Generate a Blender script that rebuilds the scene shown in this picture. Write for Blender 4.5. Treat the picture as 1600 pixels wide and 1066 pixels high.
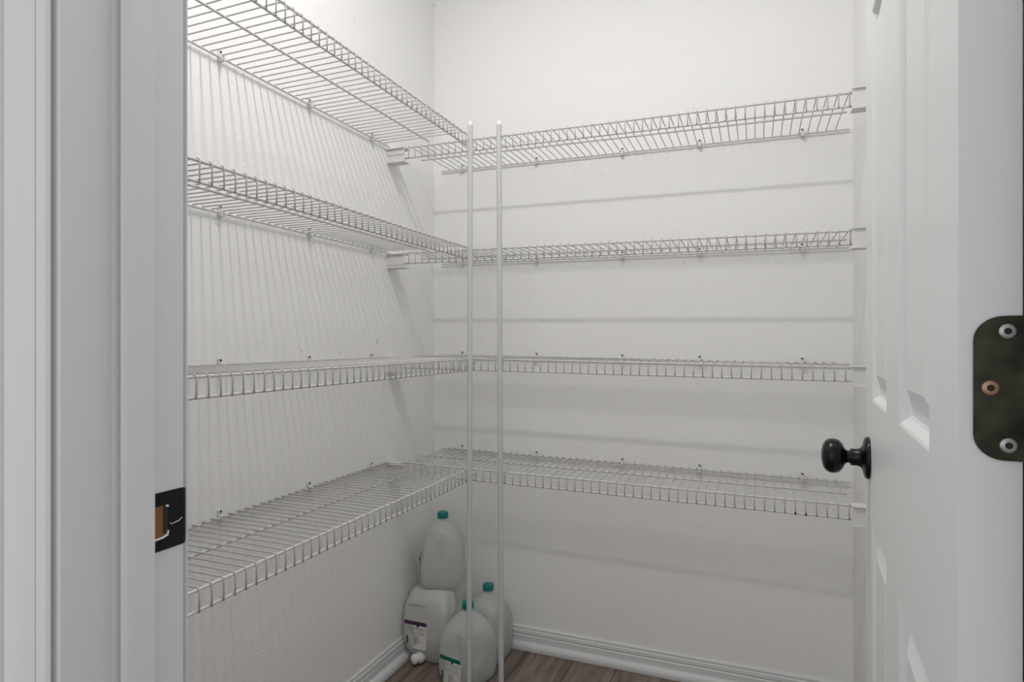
import bpy, bmesh, math, random
from mathutils import Vector, Matrix
random.seed(7)
for o in list(bpy.data.objects):
    bpy.data.objects.remove(o, do_unlink=True)
scene = bpy.context.scene
C = scene.collection

# ------------------------------------------------------------------ camera, world, exposure
CAM_H, YAW, FPX = 1.1065, 0.3788, 956.65
cd = bpy.data.cameras.new('camera')
cd.sensor_fit = 'HORIZONTAL'; cd.sensor_width = 36.0
cd.lens = 36.0 * FPX / 1600.0
cd.shift_y = 4.9 / 1600.0
cd.clip_start = 0.02
cam = bpy.data.objects.new('camera', cd); C.objects.link(cam)
cam.location = (0, 0, CAM_H); cam.rotation_euler = (math.pi / 2, 0, YAW)
scene.camera = cam

world = bpy.data.worlds.new('world'); scene.world = world
world.use_nodes = True
bg = world.node_tree.nodes['Background']
bg.inputs['Color'].default_value = (0.985, 0.993, 1.0, 1)
bg.inputs['Strength'].default_value = 0.70

# daylight from the window of the room behind and to the left of the camera
wl = bpy.data.lights.new('room_window', 'AREA'); wl.shape = 'RECTANGLE'; wl.size = 1.1; wl.size_y = 1.5
wl.energy = 5.0; wl.color = (0.95, 0.98, 1.0)
wo = bpy.data.objects.new('room_window', wl); C.objects.link(wo)
wo.location = (-1.25, -1.75, 1.45)
wo.rotation_euler = (Vector((-0.1, 0.9, 0.95)) - wo.location).to_track_quat('-Z', 'Y').to_euler()

vs = scene.view_settings
vs.view_transform = 'Standard'; vs.look = 'None'; vs.gamma = 1.0
vs.use_curve_mapping = False
vs.exposure = 0.0
BULB = (-0.46, 0.975, 2.655)
# the pantry's ceiling tube light (its housing is built at the end)
bl = bpy.data.lights.new('pantry_light', 'AREA'); bl.shape = 'RECTANGLE'; bl.size = 0.56; bl.size_y = 0.07; bl.energy = 12.0; bl.color = (1.0, 0.98, 0.955)
bo = bpy.data.objects.new('pantry_light', bl); C.objects.link(bo); bo.location = BULB

# ------------------------------------------------------------------ geometry of the place
XL, XR = -1.160, 0.273          # left and right wall planes
YF, YB = 0.4555, 2.097          # pantry faces of the front and back walls
YH = 0.340                      # hall face of the front wall
ZC = 2.685                      # ceiling
JL, JR = -0.541, 0.1535         # faces of the left and right jamb
HEAD = 2.02                     # underside of the door head

# ------------------------------------------------------------------ materials
def mat(name, col, rough=0.5, metal=0.0, spec=0.5):
    m = bpy.data.materials.new(name); m.use_nodes = True
    b = m.node_tree.nodes['Principled BSDF']
    b.inputs['Base Color'].default_value = (*col, 1)
    b.inputs['Roughness'].default_value = rough
    b.inputs['Metallic'].default_value = metal
    b.inputs['Specular IOR Level'].default_value = spec
    return m

def add_bump(m, scale, strength, dist=0.001, detail=2.0, stretch=None):
    nt = m.node_tree; b = nt.nodes['Principled BSDF']
    tc = nt.nodes.new('ShaderNodeTexCoord')
    no = nt.nodes.new('ShaderNodeTexNoise')
    no.inputs['Scale'].default_value = scale; no.inputs['Detail'].default_value = detail
    bp = nt.nodes.new('ShaderNodeBump')
    bp.inputs['Strength'].default_value = strength; bp.inputs['Distance'].default_value = dist
    src = tc.outputs['Object']
    if stretch:
        mp = nt.nodes.new('ShaderNodeMapping'); mp.inputs['Scale'].default_value = stretch
        nt.links.new(src, mp.inputs['Vector']); src = mp.outputs['Vector']
    nt.links.new(src, no.inputs['Vector'])
    nt.links.new(no.outputs['Fac'], bp.inputs['Height'])
    nt.links.new(bp.outputs['Normal'], b.inputs['Normal'])
    return m

def wall_material():
    m = mat('wall_paint', (0.90, 0.897, 0.889), 0.75, spec=0.25)
    add_bump(m, 130.0, 0.55, 0.0016, 1.0)
    nt = m.node_tree; b = nt.nodes['Principled BSDF']
    tc = nt.nodes.new('ShaderNodeTexCoord')
    # sparse small scuffs and specks of the used wall
    n1 = nt.nodes.new('ShaderNodeTexNoise'); n1.inputs['Scale'].default_value = 30; n1.inputs['Detail'].default_value = 2
    r1 = nt.nodes.new('ShaderNodeValToRGB')
    r1.color_ramp.elements[0].position = 0.735; r1.color_ramp.elements[1].position = 0.80
    nt.links.new(tc.outputs['Object'], n1.inputs['Vector'])
    nt.links.new(n1.outputs['Fac'], r1.inputs['Fac'])
    mx = nt.nodes.new('ShaderNodeMix'); mx.data_type = 'RGBA'
    mx.inputs['A'].default_value = (0.90, 0.897, 0.889, 1); mx.inputs['B'].default_value = (0.72, 0.705, 0.68, 1)
    nt.links.new(r1.outputs['Color'], mx.inputs['Factor'])
    nt.links.new(mx.outputs['Result'], b.inputs['Base Color'])
    return m

M_WALL = wall_material()
M_CEIL = add_bump(mat('ceiling_paint', (0.82, 0.82, 0.81), 0.85, spec=0.2), 60, 0.3)
M_TRIM = add_bump(mat('trim_paint', (0.72, 0.73, 0.735), 0.38), 25, 0.06, 0.0006, 3.0, (6, 6, 0.25))
M_DOOR = add_bump(mat('door_paint', (0.76, 0.77, 0.775), 0.36), 22, 0.05, 0.0006, 3.0, (6, 6, 0.25))
M_WIRE = mat('shelf_vinyl', (0.64, 0.635, 0.605), 0.35)
M_DECK = mat('deck_wire_vinyl', (0.53, 0.525, 0.50), 0.4)
M_POLE = mat('pole_vinyl', (0.58, 0.58, 0.60), 0.38)
M_CAPW = mat('white_plastic', (0.86, 0.86, 0.84), 0.4)
M_PLAST = mat('bracket_plastic', (0.72, 0.715, 0.70), 0.45)
M_NAIL = mat('nail_steel', (0.07, 0.065, 0.055), 0.45, 0.6)
M_RUST = mat('rust', (0.05, 0.04, 0.03), 0.8)
M_BLACK = mat('black_metal', (0.004, 0.004, 0.005), 0.25, 0.0, 0.28)
M_BRONZE = None
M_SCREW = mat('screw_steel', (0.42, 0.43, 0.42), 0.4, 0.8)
M_BRASS = mat('screw_brass', (0.42, 0.27, 0.17), 0.45, 0.8)
M_RAWWOOD = add_bump(mat('raw_wood', (0.26, 0.10, 0.03), 0.8), 60, 0.4)
M_PRIMER = mat('paint_edge', (0.8, 0.78, 0.74), 0.5)
M_TEAL = mat('teal_cap', (0.0, 0.20, 0.20), 0.45)
M_GREEN = mat('green_print', (0.0, 0.135, 0.085), 0.5)
M_PURPLE = mat('purple_print', (0.07, 0.018, 0.075), 0.5)
M_LABEL = mat('label_paper', (0.74, 0.73, 0.71), 0.5)
M_INK = mat('ink_grey', (0.22, 0.22, 0.21), 0.6)
M_INKL = mat('ink_pale_grey', (0.33, 0.33, 0.32), 0.6)
M_INK_SHADE = mat('dark_ink_and_shade', (0.012, 0.012, 0.012), 0.6)  # dark print, also the painted shade in the latch hole and screw recesses
M_GAP = mat('dark_subfloor', (0.02, 0.017, 0.015), 0.9)

def bronze_material():
    m = mat('dark_bronze', (0.03, 0.03, 0.022), 0.38, 0.55)
    nt = m.node_tree; b = nt.nodes['Principled BSDF']
    tc = nt.nodes.new('ShaderNodeTexCoord')
    n = nt.nodes.new('ShaderNodeTexNoise'); n.inputs['Scale'].default_value = 45; n.inputs['Detail'].default_value = 4
    r = nt.nodes.new('ShaderNodeValToRGB')
    r.color_ramp.elements[0].position = 0.35; r.color_ramp.elements[0].color = (0.016, 0.016, 0.013, 1)
    r.color_ramp.elements[1].position = 0.75; r.color_ramp.elements[1].color = (0.085, 0.08, 0.045, 1)
    nt.links.new(tc.outputs['Object'], n.inputs['Vector']); nt.links.new(n.outputs['Fac'], r.inputs['Fac'])
    nt.links.new(r.outputs['Color'], b.inputs['Base Color'])
    return m
M_BRONZE = bronze_material()

def jug_material(name, col, trans, clear):
    m = bpy.data.materials.new(name); m.use_nodes = True
    nt = m.node_tree; b = nt.nodes['Principled BSDF']; out = nt.nodes['Material Output']
    b.inputs['Base Color'].default_value = (*col, 1); b.inputs['Roughness'].default_value = 0.34
    b.inputs['Specular IOR Level'].default_value = 0.5
    tr = nt.nodes.new('ShaderNodeBsdfTranslucent'); tr.inputs['Color'].default_value = (*col, 1)
    tp = nt.nodes.new('ShaderNodeBsdfTransparent'); tp.inputs['Color'].default_value = (0.86, 0.92, 0.90, 1)
    m1 = nt.nodes.new('ShaderNodeMixShader'); m1.inputs[0].default_value = trans
    m2 = nt.nodes.new('ShaderNodeMixShader'); m2.inputs[0].default_value = clear
    nt.links.new(b.outputs[0], m1.inputs[1]); nt.links.new(tr.outputs[0], m1.inputs[2])
    nt.links.new(m1.outputs[0], m2.inputs[1]); nt.links.new(tp.outputs[0], m2.inputs[2])
    nt.links.new(m2.outputs[0], out.inputs['Surface'])
    return m
M_JUG = jug_material('jug_plastic', (0.79, 0.825, 0.80), 0.42, 0.26)
M_DISP = jug_material('dispenser_plastic', (0.81, 0.81, 0.79), 0.30, 0.08)

def plank_material():
    m = mat('wood_plank', (0.2, 0.14, 0.1), 0.5, spec=0.35)
    nt = m.node_tree; b = nt.nodes['Principled BSDF']
    tc = nt.nodes.new('ShaderNodeTexCoord'); oi = nt.nodes.new('ShaderNodeObjectInfo')
    mp = nt.nodes.new('ShaderNodeMapping'); mp.inputs['Scale'].default_value = (17, 1.6, 1)
    ad = nt.nodes.new('ShaderNodeVectorMath'); ad.operation = 'ADD'
    nt.links.new(tc.outputs['Object'], ad.inputs[0])
    cm = nt.nodes.new('ShaderNodeCombineXYZ')
    mu = nt.nodes.new('ShaderNodeMath'); mu.operation = 'MULTIPLY'; mu.inputs[1].default_value = 37.0
    nt.links.new(oi.outputs['Random'], mu.inputs[0])
    nt.links.new(mu.outputs[0], cm.inputs[0]); nt.links.new(mu.outputs[0], cm.inputs[1])
    nt.links.new(cm.outputs[0], ad.inputs[1]); nt.links.new(ad.outputs[0], mp.inputs['Vector'])
    n = nt.nodes.new('ShaderNodeTexNoise'); n.inputs['Scale'].default_value = 1.6; n.inputs['Detail'].default_value = 7
    n.inputs['Roughness'].default_value = 0.62; n.inputs['Distortion'].default_value = 0.9
    nt.links.new(mp.outputs[0], n.inputs['Vector'])
    r = nt.nodes.new('ShaderNodeValToRGB'); e = r.color_ramp.elements
    e[0].position = 0.28; e[0].color = (0.075, 0.055, 0.044, 1)
    e[1].position = 0.72; e[1].color = (0.30, 0.24, 0.205, 1)
    x = r.color_ramp.elements.new(0.5); x.color = (0.185, 0.142, 0.118, 1)
    nt.links.new(n.outputs['Fac'], r.inputs['Fac']); nt.links.new(r.outputs['Color'], b.inputs['Base Color'])
    bp = nt.nodes.new('ShaderNodeBump'); bp.inputs['Strength'].default_value = 0.25; bp.inputs['Distance'].default_value = 0.0008
    nt.links.new(n.outputs['Fac'], bp.inputs['Height']); nt.links.new(bp.outputs['Normal'], b.inputs['Normal'])
    return m
M_PLANK = plank_material()

# ------------------------------------------------------------------ helpers
def link_mesh(name, me, material, parent=None, loc=(0, 0, 0), smooth=False):
    o = bpy.data.objects.new(name, me); C.objects.link(o)
    if material is not None and not me.materials:
        me.materials.append(material)
    o.location = loc
    if parent: o.parent = parent
    if smooth:
        for p in me.polygons: p.use_smooth = True
    return o

def obj(name, bm, material, parent=None, smooth=False, loc=(0, 0, 0)):
    bmesh.ops.recalc_face_normals(bm, faces=bm.faces)
    me = bpy.data.meshes.new(name); bm.to_mesh(me); bm.free()
    o = link_mesh(name, me, material, parent, loc)
    if smooth:
        me.polygons.foreach_set('use_smooth', [True] * len(me.polygons))
        try: me.set_sharp_from_angle(angle=math.radians(40))
        except Exception: pass
    return o

def empty(name, loc=(0, 0, 0), rz=0.0):
    o = bpy.data.objects.new(name, None); C.objects.link(o)
    o.location = loc; o.rotation_euler = (0, 0, rz); o.empty_display_size = 0.05
    return o

def tag(o, label, cat, group=None):
    o['label'] = label; o['category'] = cat
    if group: o['group'] = group
    return o

def structure(o, label=None, cat=None):
    o['kind'] = 'structure'
    if label: o['label'] = label
    if cat: o['category'] = cat
    return o

def box(bm, x0, x1, y0, y1, z0, z1, bevel=0.0):
    vs_ = [bm.verts.new((x, y, z)) for x in (x0, x1) for y in (y0, y1) for z in (z0, z1)]
    q = [(0, 1, 3, 2), (4, 6, 7, 5), (0, 4, 5, 1), (2, 3, 7, 6), (0, 2, 6, 4), (1, 5, 7, 3)]
    fs = [bm.faces.new([vs_[i] for i in f]) for f in q]
    if bevel:
        es = list({e for f in fs for e in f.edges})
        bmesh.ops.bevel(bm, geom=es, offset=bevel, segments=2, affect='EDGES', profile=0.5)

def new_box(*a, bevel=0.0):
    bm = bmesh.new(); box(bm, *a, bevel=bevel); return bm

def tube(bm, pts, r, n=8, caps=True):
    pts = [Vector(p) for p in pts]
    rings = []
    ref = None
    for i, p in enumerate(pts):
        if i == 0: t = pts[1] - p
        elif i == len(pts) - 1: t = p - pts[i - 1]
        else: t = (pts[i + 1] - p).normalized() + (p - pts[i - 1]).normalized()
        t.normalize()
        if ref is None:
            ref = Vector((0, 0, 1)) if abs(t.z) < 0.9 else Vector((1, 0, 0))
        u = t.cross(ref)
        if u.length < 1e-4:
            ref = Vector((1, 0, 0)); u = t.cross(ref)
        u.normalize(); v = u.cross(t).normalized(); ref = v
        rr = r[i] if isinstance(r, (list, tuple)) else r
        rings.append([bm.verts.new(p + rr * (math.cos(2 * math.pi * k / n) * u + math.sin(2 * math.pi * k / n) * v)) for k in range(n)])
    for a, b in zip(rings, rings[1:]):
        for k in range(n):
            bm.faces.new((a[k], a[(k + 1) % n], b[(k + 1) % n], b[k]))
    if caps:
        bm.faces.new(rings[0][::-1]); bm.faces.new(rings[-1])

def lathe(bm, prof, n=32, mtx=None):
    """prof: (radius, height) pairs around z; mtx places it."""
    rings = []
    for r, h in prof:
        if r < 1e-6: rings.append([bm.verts.new((0, 0, h))])
        else: rings.append([bm.verts.new((r * math.cos(2 * math.pi * k / n), r * math.sin(2 * math.pi * k / n), h)) for k in range(n)])
    for a, b in zip(rings, rings[1:]):
        for k in range(n):
            k2 = (k + 1) % n
            if len(a) == 1 and len(b) == 1: continue
            if len(a) == 1: bm.faces.new((a[0], b[k2], b[k]))
            elif len(b) == 1: bm.faces.new((a[k], a[k2], b[0]))
            else: bm.faces.new((a[k], a[k2], b[k2], b[k]))
    for ring in (rings[0], rings[-1]):
        if len(ring) > 1: bm.faces.new(ring)
    if mtx is not None:
        bmesh.ops.transform(bm, matrix=mtx, verts=[v for ring in rings for v in ring])

def sweep_profile(bm, prof, axis, a0, a1):
    """closed 2-D profile extruded along one world axis. prof = list of 2 remaining coords in order."""
    def P(t, p):
        if axis == 'x': return (t, p[0], p[1])
        if axis == 'y': return (p[0], t, p[1])
        return (p[0], p[1], t)
    A = [bm.verts.new(P(a0, p)) for p in prof]; B = [bm.verts.new(P(a1, p)) for p in prof]
    n = len(prof)
    for k in range(n): bm.faces.new((A[k], A[(k + 1) % n], B[(k + 1) % n], B[k]))
    bm.faces.new(A[::-1]); bm.faces.new(B)

def text_mesh(body, size, depth=0.0):
    cu = bpy.data.curves.new('txt', 'FONT'); cu.body = body; cu.size = size; cu.extrude = depth
    cu.align_x = 'LEFT'; cu.resolution_u = 2
    to = bpy.data.objects.new('txt', cu); C.objects.link(to)
    bpy.context.view_layer.update()
    dg = bpy.context.evaluated_depsgraph_get()
    me = bpy.data.meshes.new_from_object(to.evaluated_get(dg))
    bpy.data.objects.remove(to, do_unlink=True)
    return me

# ------------------------------------------------------------------ the setting
T = 0.11
structure(obj('wall_left', new_box(XL - T, XL, YF - 0.11, YB + T, 0, ZC), M_WALL),
          'white orange-peel textured wall on the left, behind the long shelves', 'wall')
structure(obj('wall_back', new_box(XL, XR, YB, YB + T, 0, ZC), M_WALL),
          'white orange-peel textured back wall of the pantry', 'wall')
structure(obj('wall_right', new_box(XR, XR + T, YF - 0.11, YB + T, 0, ZC), M_WALL),
          'narrow strip of white wall behind the open door', 'wall')
bm = bmesh.new()
box(bm, XL, JL - 0.018, YH, YF, 0, ZC)
box(bm, JR + 0.018, XR, YH, YF, 0, ZC)
box(bm, JL - 0.018, JR + 0.018, YH, YF, HEAD + 0.018, ZC)
box(bm, XL - 0.9, XL - T, YH, YF, 0, ZC); box(bm, XR + T, XR + 1.0, YH, YF, 0, ZC)
structure(obj('wall_front', bm, M_WALL), 'white wall around the pantry doorway', 'wall')
structure(obj('ceiling', new_box(XL - T, XR + T, YF - 0.11, YB + T, ZC, ZC + 0.1), M_CEIL),
          'white pantry ceiling above the top shelves', 'ceiling')

floor = structure(empty('floor'), 'brown grey wood plank floor with white baseboards', 'floor')
obj('subfloor', new_box(-2.0, 1.3, -1.3, 2.2, -0.06, -0.0085), M_GAP, floor)
PW, PL_, GAP = 0.152, 1.20, 0.0012
plank_me = {}
def plank(x0, x1, y0, y1):
    key = (round(x1 - x0, 3), round(y1 - y0, 3))
    if key not in plank_me:
        b = new_box(0, x1 - x0, 0, y1 - y0, -0.008, 0.0, bevel=0.0009)
        bmesh.ops.recalc_face_normals(b, faces=b.faces)
        me = bpy.data.meshes.new('plank'); b.to_mesh(me); b.free(); me.materials.append(M_PLANK)
        plank_me[key] = me
    link_mesh('plank', plank_me[key], None, floor, (x0, y0, 0))
offs = [0.25, 0.78, 0.05, 0.55, 0.93, 0.35, 0.7, 0.12, 0.5, 0.85]
i = 0
x = -1.16 - 0.04
while x < 0.30:
    y = -0.6 - offs[i % 10] * PL_
    while y < YB:
        y0, y1 = max(y, -0.9), min(y + PL_ - GAP, YB)
        if y1 - y0 > 0.03: plank(max(x, XL), min(x + PW - GAP, XR), y0, y1)
        y += PL_
    x += PW; i += 1

# baseboard profile: (distance from wall, height)
BBP = [(0.000, 0.0), (0.012, 0.0), (0.012, 0.046), (0.0095, 0.049), (0.0095, 0.052), (0.0115, 0.054), (0.0105, 0.064),
       (0.006, 0.066), (0.006, 0.070), (0.0075, 0.072), (0.006, 0.076), (0.000, 0.077)]
SHOE = [(0.012, 0.0), (0.029, 0.0), (0.029, 0.008), (0.0275, 0.014), (0.024, 0.020), (0.019, 0.0245), (0.012, 0.026)]
def baseboard(name, label, axis, wall, sgn, a0, a1):
    root = structure(empty(name), label, 'baseboard')
    for nm, prof in (('moulding', BBP), ('shoe_moulding', SHOE)):
        b = bmesh.new()
        if axis == 'x': sweep_profile(b, [(wall + sgn * d, h) for d, h in prof], 'x', a0, a1)
        else: sweep_profile(b, [(wall + sgn * d, h) for d, h in prof], 'y', a0, a1)
        obj(nm, b, M_TRIM, root)
baseboard('baseboard_back', 'white moulded baseboard along the back wall', 'x', YB, -1, XL, XR)
baseboard('baseboard_left', 'white moulded baseboard along the left wall beside the water jugs', 'y', XL, 1, YF, YB - 0.029)
baseboard('baseboard_right', 'white baseboard along the right wall behind the door', 'y', XR, -1, YF, YB - 0.029)

# ------------------------------------------------------------------ door frame
STOP = [(0.000, 0.3805), (0.0004, 0.3810), (0.0008, 0.3920), (0.0030, 0.3965), (0.0056, 0.3955), (0.0072, 0.3900), (0.0078, 0.3836), (0.0088, 0.3826), (0.0108, 0.3836), (0.0122, 0.3862), (0.0127, 0.3895), (0.0127, 0.4135), (0.000, 0.4135)]
CAS = [(0.0050, 0.0), (0.0088, 0.0010), (0.0104, 0.0036), (0.0092, 0.0062), (0.0056, 0.0074), (0.0050, 0.0084), (0.0072, 0.0108), (0.0180, 0.0116), (0.0186, 0.0086), (0.0198, 0.0086), (0.0206, 0.0112), (0.0270, 0.0140), (0.0400, 0.0155),
       (0.0500, 0.0148), (0.0575, 0.0138), (0.0582, 0.0104), (0.0596, 0.0104), (0.0604, 0.0138), (0.0625, 0.0160), (0.0660, 0.0170), (0.0690, 0.0162), (0.0700, 0.0140), (0.0700, 0.0)]
def jamb_side(name, label, face, sgn):
    """sgn +1: the opening lies towards +x of this jamb"""
    root = structure(empty(name, (face, 0, 0)), label, 'door frame')
    b = bmesh.new(); x0, x1 = sorted((0, -sgn * 0.018)); box(b, x0, x1, YH - 0.004, YF, 0, HEAD, bevel=0.0012)
    obj('jamb', b, M_TRIM, root)
    b = bmesh.new(); sweep_profile(b, [(sgn * p[0], p[1]) for p in STOP], 'z', 0, HEAD - 0.012)
    obj('door_stop', b, M_TRIM, root, smooth=True)
    b = bmesh.new(); sweep_profile(b, [(-sgn * p[0], YH - 0.0035 - p[1] + 0.0035) for p in CAS], 'z', 0, HEAD + 0.005)
    obj('casing', b, M_TRIM, root, smooth=True)
    b = bmesh.new(); sweep_profile(b, [(-sgn * p[0], YF + p[1]) for p in CAS], 'z', 0, HEAD + 0.005)
    obj('inner_casing', b, M_TRIM, root, smooth=True)
    return root
tl = jamb_side('trim_1', 'white door jamb and casing with a black strike plate on the left', JL, 1)
tr_ = jamb_side('trim_2', 'white hinge-side door jamb on the right', JR, -1)
th = structure(empty('trim_3', (0, 0, HEAD)), 'white head jamb above the doorway', 'door frame')
obj('jamb', new_box(JL - 0.018, JR + 0.018, YH - 0.004, YF, 0, 0.018), M_TRIM, th)
obj('door_stop', new_box(JL, JR, 0.381, 0.4135, -0.012, 0), M_TRIM, th)
b = bmesh.new(); sweep_profile(b, [(YH - p[1], p[0]) for p in CAS], 'x', JL - 0.07, JR + 0.07); obj('casing', b, M_TRIM, th)
b = bmesh.new(); sweep_profile(b, [(YF + p[1], p[0]) for p in CAS], 'x', JL - 0.07, JR + 0.07); obj('inner_casing', b, M_TRIM, th)

# the left casing leaves no room for its inner side where the jamb shows: keep the strike plate proud of the jamb
ZS = 0.9329
def strike_plate(parent):
    # outline in (y, z), with a latch hole; faces +x
    th_ = 0.0014
    b = bmesh.new()
    def fan(y0, y1, z0, z1): box(b, 0.0004, th_, y0, y1, z0, z1)
    y0, y1 = 0.4145, 0.4500
    hy0, hy1, hz0, hz1 = 0.4190, 0.4375, -0.0165, 0.0155
    fan(y0, hy0, -0.0285, 0.0285); fan(hy1, y1, -0.0285, 0.0285)
    fan(hy0, hy1, -0.0285, hz0); fan(hy0, hy1, hz1, 0.0285)
    # curved lip past the jamb edge, with rounded corners
    cols = [(0.4500, th_, 0.0285), (0.4530, th_ + 0.0002, 0.0285), (0.4560, th_ - 0.0003, 0.0278), (0.4580, th_ - 0.0016, 0.0255), (0.4592, th_ - 0.0032, 0.0215)]
    prev = None
    for (yy, xx, hz) in cols:
        ring = [b.verts.new((xx, yy, -hz)), b.verts.new((xx, yy, hz)), b.verts.new((xx - 0.0012, yy, hz)), b.verts.new((xx - 0.0012, yy, -hz))]
        if prev:
            for k in range(4): b.faces.new((prev[k], prev[(k + 1) % 4], ring[(k + 1) % 4], ring[k]))
        else: b.faces.new(ring)
        prev = ring
    b.faces.new(prev[::-1])
    p = obj('strike_plate', b, M_BLACK, parent, loc=(0, 0, ZS))
    p['label'] = 'black metal strike plate with a latch hole'
    obj('latch_hole', new_box(0.0001, 0.0007, hy0, hy1, hz0, hz1), M_RAWWOOD, p)
    # dark box that paints the shade inside the hole, and its paint-smeared lower rim
    obj('hole_shade', new_box(0.0003, 0.0010, 0.4315, hy1, hz0 + 0.004, hz1), M_INK_SHADE, p)
    bb = bmesh.new(); tube(bb, [(0.0016, hy0 - 0.003, hz0 - 0.0004), (0.0016, 0.4310, hz0 + 0.0005), (0.0016, 0.4358, hz0 + 0.0022), (0.0015, 0.4366, hz0 + 0.0062)], 0.0010, 8)
    obj('hole_rim', bb, M_PRIMER, p)
    bb = bmesh.new(); tube(bb, [(0.0015, 0.4340, hz1 - 0.0010), (0.0016, 0.4365, hz1 - 0.0018)], 0.0010, 8)
    obj('hole_rim', bb, M_PRIMER, p)
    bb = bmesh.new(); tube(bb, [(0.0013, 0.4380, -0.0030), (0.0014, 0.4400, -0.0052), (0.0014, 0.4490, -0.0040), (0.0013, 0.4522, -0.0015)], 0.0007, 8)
    obj('pale_strip', bb, M_SCREW, p)  # narrow pale steel strip across the plate beside the hole
    for dz in (0.0215, -0.0225):
        bb = bmesh.new(); lathe(bb, [(0.0034, 0), (0.0034, 0.0005), (0.0018, 0.0009), (0, 0.0006)], 16, Matrix.Translation((th_, 0.4300, dz)) @ Matrix.Rotation(math.pi / 2, 4, 'Y'))
        obj('screw', bb, M_BLACK, p, smooth=True)
strike_plate(tl)

# ------------------------------------------------------------------ the door
DANG = math.radians(4.1)
DW, DT = 0.683, 0.0322
door = structure(empty('door_1', (0.119, 0.464, 0), -DANG), 'white six-panel door standing open on the right with a black knob', 'door')
# local frame: +y along the door away from the hinges, +x through its thickness, x = 0 is the face seen
S_ = [0.0, 0.103, 0.281, 0.394, 0.580, DW]
Z_ = [0.012, 0.235, 0.842, 1.022, 1.600, 1.710, 1.890, 2.010]
b = bmesh.new()
RW = 0.0
for fx in (0.0, DT):
    for a in range(5):
        for c in range(7):
            if a in (1, 3) and c in (1, 3, 5): continue
            v = [b.verts.new((fx, S_[a + da], Z_[c + dc])) for da, dc in ((0, 0), (1, 0), (1, 1), (0, 1))]
            b.faces.new(v)
bmesh.ops.remove_doubles(b, verts=b.verts, dist=1e-6)
for (p0, p1) in (((0, Z_[0]), (DW, Z_[0])), ((DW, Z_[0]), (DW, Z_[-1])), ((DW, Z_[-1]), (0, Z_[-1])), ((0, Z_[-1]), (0, Z_[0]))):
    b.faces.new([b.verts.new(q) for q in ((0, *p0), (0, *p1), (DT, *p1), (DT, *p0))])
bmesh.ops.remove_doubles(b, verts=b.verts, dist=1e-6)
slab = obj('slab', b, M_DOOR, door)
RINGS = [(0.0, 0.0), (0.0030, 0.0012), (0.0055, 0.0040), (0.0085, 0.0082), (0.0120, 0.0098), (0.0165, 0.0098), (0.0200, 0.0092), (0.0380, 0.0030), (0.0400, 0.0022)]
for a in (1, 3):
    for c in (1, 3, 5):
        b = bmesh.new()
        for side in (0, 1):
            prev = None
            for ins, dep in RINGS:
                xx = dep if side == 0 else DT - dep
                r = [b.verts.new((xx, y, z)) for y, z in ((S_[a] + ins, Z_[c] + ins), (S_[a + 1] - ins, Z_[c] + ins), (S_[a + 1] - ins, Z_[c + 1] - ins), (S_[a] + ins, Z_[c + 1] - ins))]
                if prev:
                    for k in range(4): b.faces.new((prev[k], prev[(k + 1) % 4], r[(k + 1) % 4], r[k]))
                prev = r
            b.faces.new(prev)
        obj('panel', b, M_DOOR, door)
# knob, both sides
def knob(side):
    x0 = 0.0 if side == 0 else DT
    rot = Matrix.Rotation(-math.pi / 2 if side == 0 else math.pi / 2, 4, 'Y')
    mt = Matrix.Translation((x0, 0.6235, 0.930)) @ rot
    b = bmesh.new()
    lathe(b, [(0, 0), (0.0325, 0), (0.0328, 0.0025), (0.0318, 0.0050), (0.0290, 0.0072), (0.0200, 0.0090), (0.0150, 0.0120), (0.0132, 0.0160), (0.0130, 0.0260), (0, 0.0262)], 40, mt)
    rose = obj('knob_rose', b, M_BLACK, door, smooth=True)
    b = bmesh.new()
    lathe(b, [(0, 0.024), (0.0098, 0.024), (0.0098, 0.0305), (0.0125, 0.0335), (0.0195, 0.0365), (0.0250, 0.0415), (0.0272, 0.0480), (0.0268, 0.0545), (0.0240, 0.0600), (0.0180, 0.0640), (0.0090, 0.0662), (0, 0.0668)], 40, mt)
    obj('knob', b, M_BLACK, rose, smooth=True)
knob(0); knob(1)
b = bmesh.new(); box(b, DT / 2 - 0.0125, DT / 2 + 0.0125, DW - 0.0005, DW + 0.0008, 0.930 - 0.028, 0.930 + 0.028); obj('latch_plate', b, M_BLACK, door)

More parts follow.
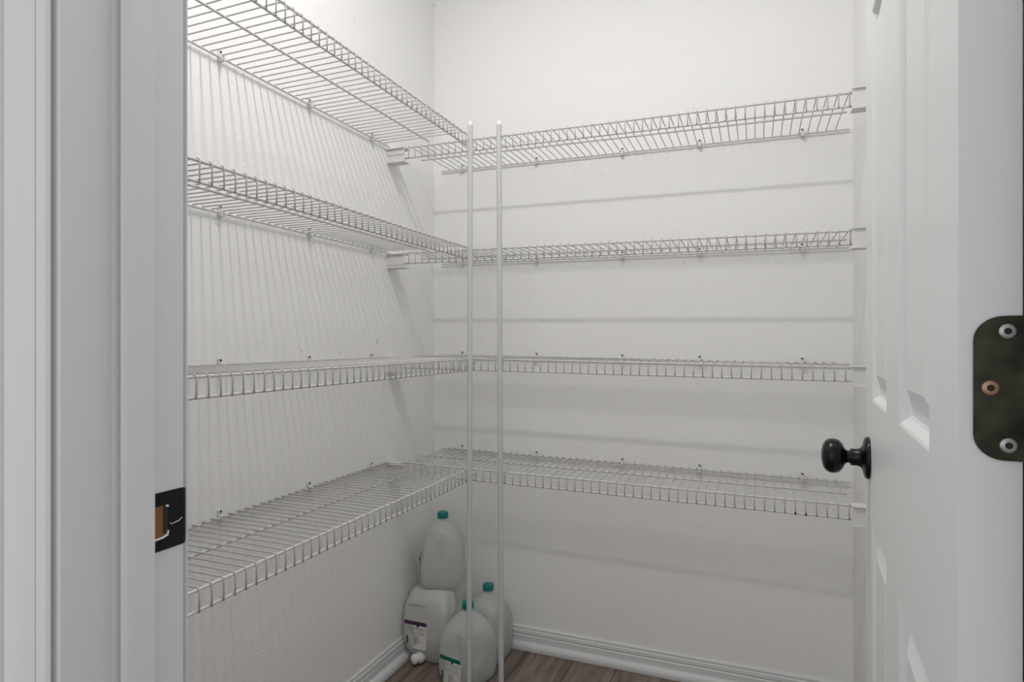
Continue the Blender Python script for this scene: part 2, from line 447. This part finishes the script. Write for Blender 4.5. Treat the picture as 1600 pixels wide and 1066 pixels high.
def hinge(zc):
    h2, r = 0.0445, 0.0155
    x0, x1 = 0.0075, DT + 0.003
    b = bmesh.new()
    pts = [(x1, h2)]
    for k in range(9):
        a = math.pi / 2 + k * math.pi / 16
        pts.append((x0 + r + r * math.cos(a), h2 - r + r * math.sin(a)))
    for k in range(9):
        a = math.pi + k * math.pi / 16
        pts.append((x0 + r + r * math.cos(a), -h2 + r + r * math.sin(a)))
    pts.append((x1, -h2))
    sweep = [(p[0], p[1]) for p in pts]
    A = [b.verts.new((p[0], -0.0016, p[1])) for p in sweep]; B = [b.verts.new((p[0], 0.0, p[1])) for p in sweep]
    n = len(A)
    for k in range(n): b.faces.new((A[k], A[(k + 1) % n], B[(k + 1) % n], B[k]))
    b.faces.new(A); b.faces.new(B[::-1])
    leaf = obj('hinge', b, M_BRONZE, door, loc=(0, 0, zc))
    b = bmesh.new()
    for k in range(5):
        z0 = -h2 + k * 0.0178
        lathe(b, [(0, z0), (0.0052, z0), (0.0052, z0 + 0.0174), (0, z0 + 0.0174)], 16, Matrix.Translation((x1 + 0.004, -0.003, 0)))
    obj('barrel', b, M_BRONZE, leaf, smooth=True)
    for sx, sz, m in ((0.0245, 0.0350, M_SCREW), (0.0160, 0.0000, M_BRASS), (0.0250, -0.0350, M_SCREW)):
        b = bmesh.new()
        lathe(b, [(0, 0), (0.0043, 0), (0.0045, 0.0006), (0.0038, 0.0012), (0.0020, 0.0014), (0.0016, 0.0006), (0, 0.0004)], 24,
              Matrix.Translation((sx, -0.0016, sz)) @ Matrix.Rotation(math.pi / 2, 4, 'X'))
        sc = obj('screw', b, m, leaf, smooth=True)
        sc.data.materials.append(M_INK_SHADE)
        for p in sc.data.polygons:      # shade of the driver recess, put in as dark faces
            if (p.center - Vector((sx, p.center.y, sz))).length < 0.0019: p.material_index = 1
for zc in (1.0794, 0.27, 1.80): hinge(zc)

# ------------------------------------------------------------------ wire shelves
DEP, LIP = 0.298, 0.0348
XB, YBK = XL + 0.008, YB - 0.009          # back rods
XF, YFR = XB + DEP, YBK - DEP             # front rods
RR, RWI = 0.0029, 0.00155
HL = [1.7724, 1.4126, 1.0565, 0.7052]; SL = 0.00476
HB = [1.7616, 1.4060, 1.0534, 0.6975]; SB = -0.011766
NAMES = ['top', 'second', 'third', 'lowest']

def wire_mesh(axis):
    b = bmesh.new()
    z = RR + RWI * 0.9
    P = [(-0.002, z), (0.10, z), (0.20, z), (DEP - 0.001, z), (DEP + 0.0026, z - 0.0010), (DEP + 0.0042, z - 0.0042), (DEP + 0.0044, -0.012), (DEP + 0.0044, -LIP - 0.0025)]
    tube(b, [((p[0], 0, p[1]) if axis == 'x' else (0, -p[0], p[1])) for p in P], RWI, 6)
    bmesh.ops.recalc_face_normals(b, faces=b.faces)
    me = bpy.data.meshes.new('deck_wire'); b.to_mesh(me); b.free(); me.materials.append(M_DECK)
    me.polygons.foreach_set('use_smooth', [True] * len(me.polygons))
    return me
ME_WX, ME_WY = wire_mesh('x'), wire_mesh('y')

def clip_mesh(axis):
    b = bmesh.new()
    box(b, -0.0055, 0.0055, -0.0080, 0.0050, -0.0085, 0.0065, bevel=0.0015)
    box(b, -0.0045, 0.0045, 0.0020, 0.0075, 0.004, 0.0185, bevel=0.0012)
    bmesh.ops.recalc_face_normals(b, faces=b.faces)
    bmesh.ops.transform(b, matrix=Matrix.Rotation(math.pi / 2 if axis == 'x' else 0, 4, 'Z'), verts=b.verts)
    me = bpy.data.meshes.new('wall_clip'); b.to_mesh(me); b.free(); me.materials.append(M_PLAST); return me
def nail_mesh(axis):
    b = bmesh.new()
    lathe(b, [(0, 0), (0.0030, 0), (0.0028, 0.0014), (0.0015, 0.0022), (0, 0.0024)], 12, Matrix.Rotation(math.pi / 2, 4, 'X'))
    bmesh.ops.transform(b, matrix=Matrix.Rotation(math.pi / 2 if axis == 'x' else 0, 4, 'Z') @ Matrix.Translation((0, 0.0022, 0.0145)), verts=b.verts)
    me = bpy.data.meshes.new('nail'); b.to_mesh(me); b.free(); me.materials.append(M_NAIL); return me
CLIPS = {'x': clip_mesh('x'), 'y': clip_mesh('y')}; NAILS = {'x': nail_mesh('x'), 'y': nail_mesh('y')}

def rod(name, p0, p1, parent, r=RR):
    b = bmesh.new(); tube(b, [p0, p1], r, 10)
    return obj(name, b, M_WIRE, parent, smooth=True)

Y0, Y1 = YF + 0.014, 1.757
X0, X1 = -1.128, 0.2285
L_PH = [0.7190, 0.7206, 0.7390, 0.7199]
B_PH = [-0.4808, -0.4790, -0.4900, -0.5070]
LCLIP = [0.765, 1.0705, 1.3760, 1.6750]
BCLIP = [-1.035, -0.7365, -0.4252, -0.1707, 0.1335]
for i in range(4):
    # left wall shelf
    root = empty('wire_shelf', (XB, Y0, HL[i]))
    tag(root, 'white wire shelf along the left wall, %s of four' % NAMES[i], 'wire shelf', 'shelves on the left wall')
    zs = lambda y: SL * (y - 1.5)
    for nm, dx, dz, ya, yb in (('back_rod', 0, 0, 0, 1.775), ('middle_rod', 0.1531, -0.0005, 0, 1.772), ('front_rod', DEP, 0, 0, Y1), ('lip_rod', DEP, -LIP, 0, Y1)):
        a = Y0 if ya == 0 else ya
        rod(nm, (dx, a - Y0, dz + zs(a)), (dx, yb - Y0, dz + zs(yb)), root, RR if nm != 'back_rod' else 0.0026)
    k = math.ceil((Y0 + 0.004 - L_PH[i]) / 0.0249)
    while True:
        y = L_PH[i] + 0.0249 * k
        if y > Y1 - 0.002: break
        link_mesh('deck_wire', ME_WX, None, root, (0, y - Y0, zs(y))); k += 1
    for y in LCLIP:
        c = link_mesh('wall_clip', CLIPS['x'], None, root, (0, y - Y0, zs(y)))
        link_mesh('nail', NAILS['x'], None, c)
    # back wall shelf
    root = empty('wire_shelf', (X0, YBK, HB[i]))
    tag(root, 'white wire shelf along the back wall, %s of four' % NAMES[i], 'wire shelf', 'shelves on the back wall')
    zs = lambda x: SB * (x + 0.4)
    for nm, dy, dz, xa, xb in (('back_rod', 0, 0, -1.1225, 0.262), ('middle_rod', -0.1570, -0.0005, -1.120, 0.236), ('front_rod', -DEP, 0, -1.115, 0.236), ('lip_rod', -DEP, -LIP, -1.115, 0.236)):
        rod(nm, (xa - X0, dy, dz + zs(xa)), (xb - X0, dy, dz + zs(xb)), root, RR if nm != 'back_rod' else 0.0026)
    k = math.ceil((-1.088 - B_PH[i]) / 0.0252)
    n_ = 0
    while True:
        x = B_PH[i] + 0.0252 * k
        if x > X1 - 0.001: break
        link_mesh('deck_wire', ME_WY, None, root, (x - X0, 0, zs(x))); k += 1
        if i == 3 and 0.08 < x < 0.13:
            b = bmesh.new(); tube(b, [(x - X0, -DEP - 0.0044, zs(x) - LIP - 0.003), (x - X0, -DEP - 0.0044, zs(x) - LIP + 0.0045)], 0.0021, 8)
            obj('rust_spot', b, M_RUST, root)
    for x in BCLIP:
        c = link_mesh('wall_clip', CLIPS['y'], None, root, (x - X0, 0, zs(x)))
        link_mesh('nail', NAILS['y'], None, c)

# end brackets: open U-shaped shells screwed to the side walls, holding the front rods of the back shelves
def bracket(side, i):
    z = HB[i] + SB * ((-1.12 if side < 0 else 0.25) + 0.4)
    top = z + (0.0045 if side > 0 else -0.004); hgt = 0.0525 if side > 0 else 0.048
    if side < 0: xa, xb = XL, -1.0925
    else: xa, xb = 0.2285, XR
    y0 = 1.7705
    root = empty('shelf_bracket', (xa if side < 0 else xb, y0, top - hgt))
    ox = root.location.x
    tag(root, 'white plastic end bracket on the %s wall holding the %s back shelf' % ('left' if side < 0 else 'right', NAMES[i]), 'bracket', 'end brackets of the back shelves')
    b = bmesh.new()
    fw = 0.0022
    box(b, xa - ox, xb - ox, 0, fw, 0.002, hgt - 0.002, bevel=0.0007)
    obj('face_plate', b, M_PLAST, root)
    for z0 in (0.0, hgt - 0.0026):
        obj('flange', new_box(xa - ox, xb - ox, -0.0060 if z0 else -0.0030, 0.036, z0, z0 + 0.0026, bevel=0.0007), M_PLAST, root)
    if side < 0: obj('wall_plate', new_box(0, 0.0024, fw, 0.038, 0.0024, hgt - 0.0024), M_PLAST, root)
    else: obj('wall_plate', new_box(-0.0024, 0, fw, 0.038, 0.0024, hgt - 0.0024), M_PLAST, root)
for i in range(4):
    bracket(-1, i); bracket(1, i)

# ------------------------------------------------------------------ poles clipped to the shelf fronts
def pole(label, top, foot, levels):
    root = tag(empty('support_pole', foot), label, 'pole', 'white poles standing before the shelves')
    f, t = Vector(foot), Vector(top)
    d = (t - f)
    r = 0.0083
    b = bmesh.new(); tube(b, [Vector((0, 0, 0.004)), d], r, 20); obj('tube', b, M_POLE, root, smooth=True)
    q = d.to_track_quat('Z', 'Y').to_matrix().to_4x4()
    b = bmesh.new(); lathe(b, [(0, 0), (0.0086, 0), (0.0086, 0.0018), (0.0060, 0.0028), (0.0058, 0.0120), (0.0046, 0.0145), (0, 0.0152)], 20, Matrix.Translation(d) @ q)
    obj('cap', b, M_CAPW, root, smooth=True)
    b = bmesh.new(); lathe(b, [(0, 0), (0.0115, 0), (0.0115, 0.008), (0.0092, 0.014), (0, 0.0145)], 20); obj('foot', b, M_CAPW, root, smooth=True)
    for z, yy in levels:
        c = f + d * ((z - f.z) / d.z)
        loc = c - f
        bb = bmesh.new()
        box(bb, loc.x - 0.005, loc.x + 0.005, loc.y + r * 0.6, yy - f.y, loc.z - 0.006, loc.z + 0.006, bevel=0.001)
        obj('clip', bb, M_POLE, root)
zB = lambda i, x: HB[i] + SB * (x + 0.4)
pole('white metal pole standing at the shelf corner, left of two', (-0.8490, 1.7725, 1.806), (-0.8330, 1.730, 0.0), [(zB(i, -0.85) - 0.012, YFR - 0.004) for i in range(4)])
pole('white metal pole before the back shelves, right of two', (-0.7505, 1.7745, 1.795), (-0.7330, 1.752, 0.0), [(zB(i, -0.75) - 0.012, YFR - 0.004) for i in range(4)])

# ------------------------------------------------------------------ water jugs
def loft_jug(levels, n=72, handle=None):
    """levels: (z, half width x, half width y, superellipse exponent)"""
    b = bmesh.new(); rings = []
    for z, hx, hy, ex in levels:
        ring = []
        for k in range(n):
            a = 2 * math.pi * k / n
            c, s = math.cos(a), math.sin(a)
            rr = (abs(c / hx) ** ex + abs(s / hy) ** ex) ** (-1.0 / ex)
            if handle:
                rr -= handle(a, z) * min(1.0, rr / 0.05)
            ring.append(b.verts.new((rr * c, rr * s, z)))
        rings.append(ring)
    for p, q in zip(rings, rings[1:]):
        for k in range(n): b.faces.new((p[k], p[(k + 1) % n], q[(k + 1) % n], q[k]))
    b.faces.new(rings[0][::-1]); b.faces.new(rings[-1])
    return b

def interp(prof, zs):
    out = []
    for z in zs:
        for (z0, *a), (z1, *c) in zip(prof, prof[1:]):
            if z0 <= z <= z1:
                t = (z - z0) / (z1 - z0); out.append((z, *[u + (v - u) * t for u, v in zip(a, c)])); break
    return out

GAL = [(0.0, 0.058, 3.5), (0.003, 0.064, 4), (0.010, 0.071, 4.2), (0.022, 0.0750, 5), (0.05, 0.0760, 6), (0.10, 0.0760, 5.5), (0.130, 0.0755, 4.5), (0.152, 0.0735, 3.4), (0.172, 0.0675, 3.0),
       (0.190, 0.0575, 2.6), (0.204, 0.0450, 2.3), (0.215, 0.0310, 2.1), (0.222, 0.0220, 2.0), (0.226, 0.0175, 2.0), (0.238, 0.0172, 2.0)]
def gallon(label, loc, rz, handle_dir, label_dir=None):
    root = tag(empty('water_jug', loc, rz), label, 'jug', 'gallon water jugs')
    def hd(a, z):
        w = math.exp(-((z - 0.128) / 0.040) ** 4)
        v = 0.0
        for o in (-0.46, 0.46):
            d = (a - handle_dir - o + math.pi) % (2 * math.pi) - math.pi
            v += math.exp(-(d / 0.24) ** 2)
        return 0.010 * w * v
    zs = sorted(set([g[0] for g in GAL] + [0.035 + 0.008 * k for k in range(23)]))
    lv = [(z, h, h, e) for z, h, e in interp(GAL, zs)]
    obj('bottle', loft_jug(lv, 96, hd), M_JUG, root, smooth=True)
    b = bmesh.new()
    lathe(b, [(0, 0.2335), (0.0190, 0.2335), (0.0196, 0.2350), (0.0196, 0.2505), (0.0185, 0.2535), (0.0150, 0.2548), (0, 0.2550)], 36)
    cap = obj('cap', b, M_TEAL, root, smooth=True); cap['label'] = 'teal plastic screw cap'
    return root

def paper_label(parent, w, h, mtx, bar, first, along=0.0, half=0.0, depth=0.0, ex=0.0):
    """flat paper label; local x right, y up, z out of the face"""
    r = 0.006
    def rr_poly(b, x0, x1, y0, y1, z, zt, corners, nc=22):
        def inset(x, on_r, on_l):
            d = 0.0
            if on_r and x > x1 - r: d = r - math.sqrt(max(0, r * r - (x - x1 + r) ** 2))
            if on_l and x < x0 + r: d = r - math.sqrt(max(0, r * r - (x0 + r - x) ** 2))
            return d
        prev = None
        for k in range(nc + 1):
            x = x0 + (x1 - x0) * (0.5 - 0.5 * math.cos(math.pi * k / nc))
            yt = y1 - inset(x, corners[0], corners[1]); yb_ = y0 + inset(x, corners[3], corners[2])
            col = [b.verts.new((x, yb_, z)), b.verts.new((x, yb_, zt)), b.verts.new((x, yt, zt)), b.verts.new((x, yt, z))]
            if prev:
                for q in range(4): b.faces.new((prev[q], prev[(q + 1) % 4], col[(q + 1) % 4], col[q]))
            else: b.faces.new(col)
            prev = col
        b.faces.new(prev[::-1])
    b = bmesh.new(); rr_poly(b, -w / 2, w / 2, -h / 2, h / 2, 0, 0.0004, (1, 1, 1, 1))
    lab = obj('paper_label', b, M_LABEL, parent); lab.matrix_local = mtx
    lab['label'] = 'white printed paper label reading %s WATER' % first
    b = bmesh.new(); rr_poly(b, -w / 2, w / 2, h / 2 - 0.013, h / 2, 0.0004, 0.0006, (1, 1, 0, 0))
    obj('label_band', b, bar, lab)
    b = bmesh.new(); lathe(b, [(0, 0.0005), (0.0042, 0.0005), (0.0042, 0.0008), (0, 0.0008)], 20, Matrix.Translation((0.010, h / 2 - 0.0155, 0)))
    obj('label_dot', b, M_INK_SHADE, lab)
    def put(txt, size, right, y, m):
        me = text_mesh(txt, size); wid = max(v.co.x for v in me.vertices)
        o = link_mesh('lettering', me, m, lab, (right - wid, y, 0.0006)); return o
    put(first, 0.0150, w / 2 - 0.004, h / 2 - 0.0305, M_INKL)
    put('WATER', 0.0170, w / 2 - 0.006, h / 2 - 0.0470, M_INKL)
    b = bmesh.new()
    yb = -h / 2 + 0.012
    for k in range(11):
        hh = 0.0011 + 0.0007 * ((k * 7) % 3)
        box(b, -w / 2 + 0.0095, -w / 2 + 0.0165, yb + 0.0028 * k, yb + 0.0028 * k + hh, 0.0004, 0.0006)
    obj('barcode', b, M_INK_SHADE, lab)
    b = bmesh.new()
    for k, ln in enumerate((0.021, 0.019, 0.022, 0.017, 0.027, 0.020, 0.012, 0.010)):
        box(b, -0.006, -0.006 + ln, h / 2 - 0.0545 - 0.0036 * k, h / 2 - 0.0545 - 0.0036 * k + 0.0014, 0.0004, 0.0006)
    obj('small_print', b, M_INK, lab)
    if half:      # follow the curve of the jug's side
        surf = lambda q: depth * max(0.0, 1 - min(0.999, abs(q) / half) ** ex) ** (1 / ex)
        for o in [lab] + list(lab.children):
            for v in o.data.vertices:
                v.co.z += surf(along + v.co.x + o.location.x) - depth

def face_matrix(nx, ny, dist, along, z):
    """label frame on a vertical face whose outward normal is (nx, ny) in the jug's frame"""
    n = Vector((nx, ny, 0)).normalized(); up = Vector((0, 0, 1)); right = up.cross(n)
    m = Matrix((right, up, n)).transposed().to_4x4()
    m.translation = n * dist + right * along + up * z
    return m

# dispenser with a spigot, standing by the left wall
dw, dd = 0.0880, 0.108
disp = tag(empty('dispenser_jug', (-1.0605, 1.9510, 0)), 'white translucent water dispenser with spigot and purple label against the left wall', 'water dispenser')
DP = [(0.0, 0.70, 4), (0.004, 0.76, 5), (0.012, 0.80, 6), (0.026, 0.84, 8), (0.045, 0.93, 10), (0.065, 0.975, 12), (0.085, 1.0, 12), (0.150, 1.0, 12), (0.190, 0.99, 9), (0.215, 0.945, 5), (0.232, 0.88, 4.5), (0.243, 0.78, 4.5), (0.2485, 0.64, 4), (0.2495, 0.50, 4)]
def dh(a, z):
    # grip pockets in the right side and the front right corner
    w = math.exp(-((z - 0.205) / 0.026) ** 4)
    d1 = (a - math.radians(-38) + math.pi) % (2 * math.pi) - math.pi
    d2 = (a - math.radians(-6) + math.pi) % (2 * math.pi) - math.pi
    return 0.010 * w * math.exp(-(d1 / 0.10) ** 2) + 0.020 * math.exp(-((z - 0.22) / 0.06) ** 4) * math.exp(-(d2 / 0.14) ** 2)
zs = sorted(set([g[0] for g in DP] + [0.05 + 0.01 * k for k in range(19)]))
lv = [(z, dw * s, dd * s if s > 0.9 else dd * (s * 0.9 + 0.09), e) for z, s, e in interp(DP, zs)]
obj('container', loft_jug(lv, 120, dh), M_DISP, disp, smooth=True)
b = bmesh.new()
lathe(b, [(0, -0.012), (0.012, -0.012), (0.012, 0.006), (0.0175, 0.008), (0.0185, 0.012), (0.0185, 0.020), (0.016, 0.0225), (0.0120, 0.0235), (0.0120, 0.030), (0.0165, 0.032), (0.0165, 0.042), (0.012, 0.046), (0, 0.047)], 28,
      Matrix.Translation((-0.012, -dd * 0.84 + 0.002, 0.0225)) @ Matrix.Rotation(math.radians(84), 4, 'X') @ Matrix.Rotation(math.radians(-22), 4, 'Y'))
sp = obj('spigot', b, M_CAPW, disp, smooth=True); sp['label'] = 'white plastic spigot'
paper_label(disp, 0.090, 0.094, face_matrix(0, -1, dd + 0.0006, -0.0330, 0.101), M_PURPLE, 'DRINKING', -0.0330, dw, dd, 12.0)
me = text_mesh('patamia', 0.017)
wid = max(v.co.x for v in me.vertices)
lt = link_mesh('embossed_lettering', me, M_INKL, disp)
lt.matrix_local = face_matrix(0, -1, dd - 0.0004, -0.061, 0.1985) @ Matrix.Rotation(math.radians(-6), 4, 'X')
for v in me.vertices: v.co.x *= 0.066 / wid

jf = gallon('clear gallon water jug with green-banded label on the floor behind the left pole', (-0.8850, 1.8290, 0), math.radians(-11.5), math.radians(25 + 270 + 11))
paper_label(jf, 0.088, 0.090, face_matrix(0, -1, 0.0767, -0.015, 0.0530), M_GREEN, 'DISTILLED', -0.015, 0.0760, 0.0760, 5.5)
jr = gallon('clear gallon water jug without visible label against the back wall behind both poles', (-0.8840, 1.9925, 0), math.radians(2), math.radians(292))
ju = gallon('clear gallon water jug standing on top of the white dispenser', (-1.0450, 1.9530, 0.2496), math.radians(22), math.radians(238))
paper_label(ju, 0.088, 0.098, face_matrix(-1, 0, 0.0767, 0.018, 0.062), M_GREEN, 'DISTILLED', 0.018, 0.0760, 0.0760, 5.5)

# ------------------------------------------------------------------ ceiling lamp of the pantry (just out of view)
lamp = tag(empty('ceiling_lamp', (BULB[0], BULB[1], ZC)), 'slim white tube light across the pantry ceiling', 'lamp')
obj('housing', new_box(-0.325, 0.325, -0.050, 0.050, -0.028, 0, bevel=0.004), M_CAPW, lamp)
m = bpy.data.materials.new('lit_lens'); m.use_nodes = True
nt = m.node_tree; nt.nodes.remove(nt.nodes['Principled BSDF'])
em = nt.nodes.new('ShaderNodeEmission'); em.inputs['Color'].default_value = (1.0, 0.98, 0.955, 1); em.inputs['Strength'].default_value = 6.0
nt.links.new(em.outputs[0], nt.nodes['Material Output'].inputs['Surface'])
obj('lens', new_box(-0.285, 0.285, -0.036, 0.036, -0.0296, -0.0275), m, lamp)
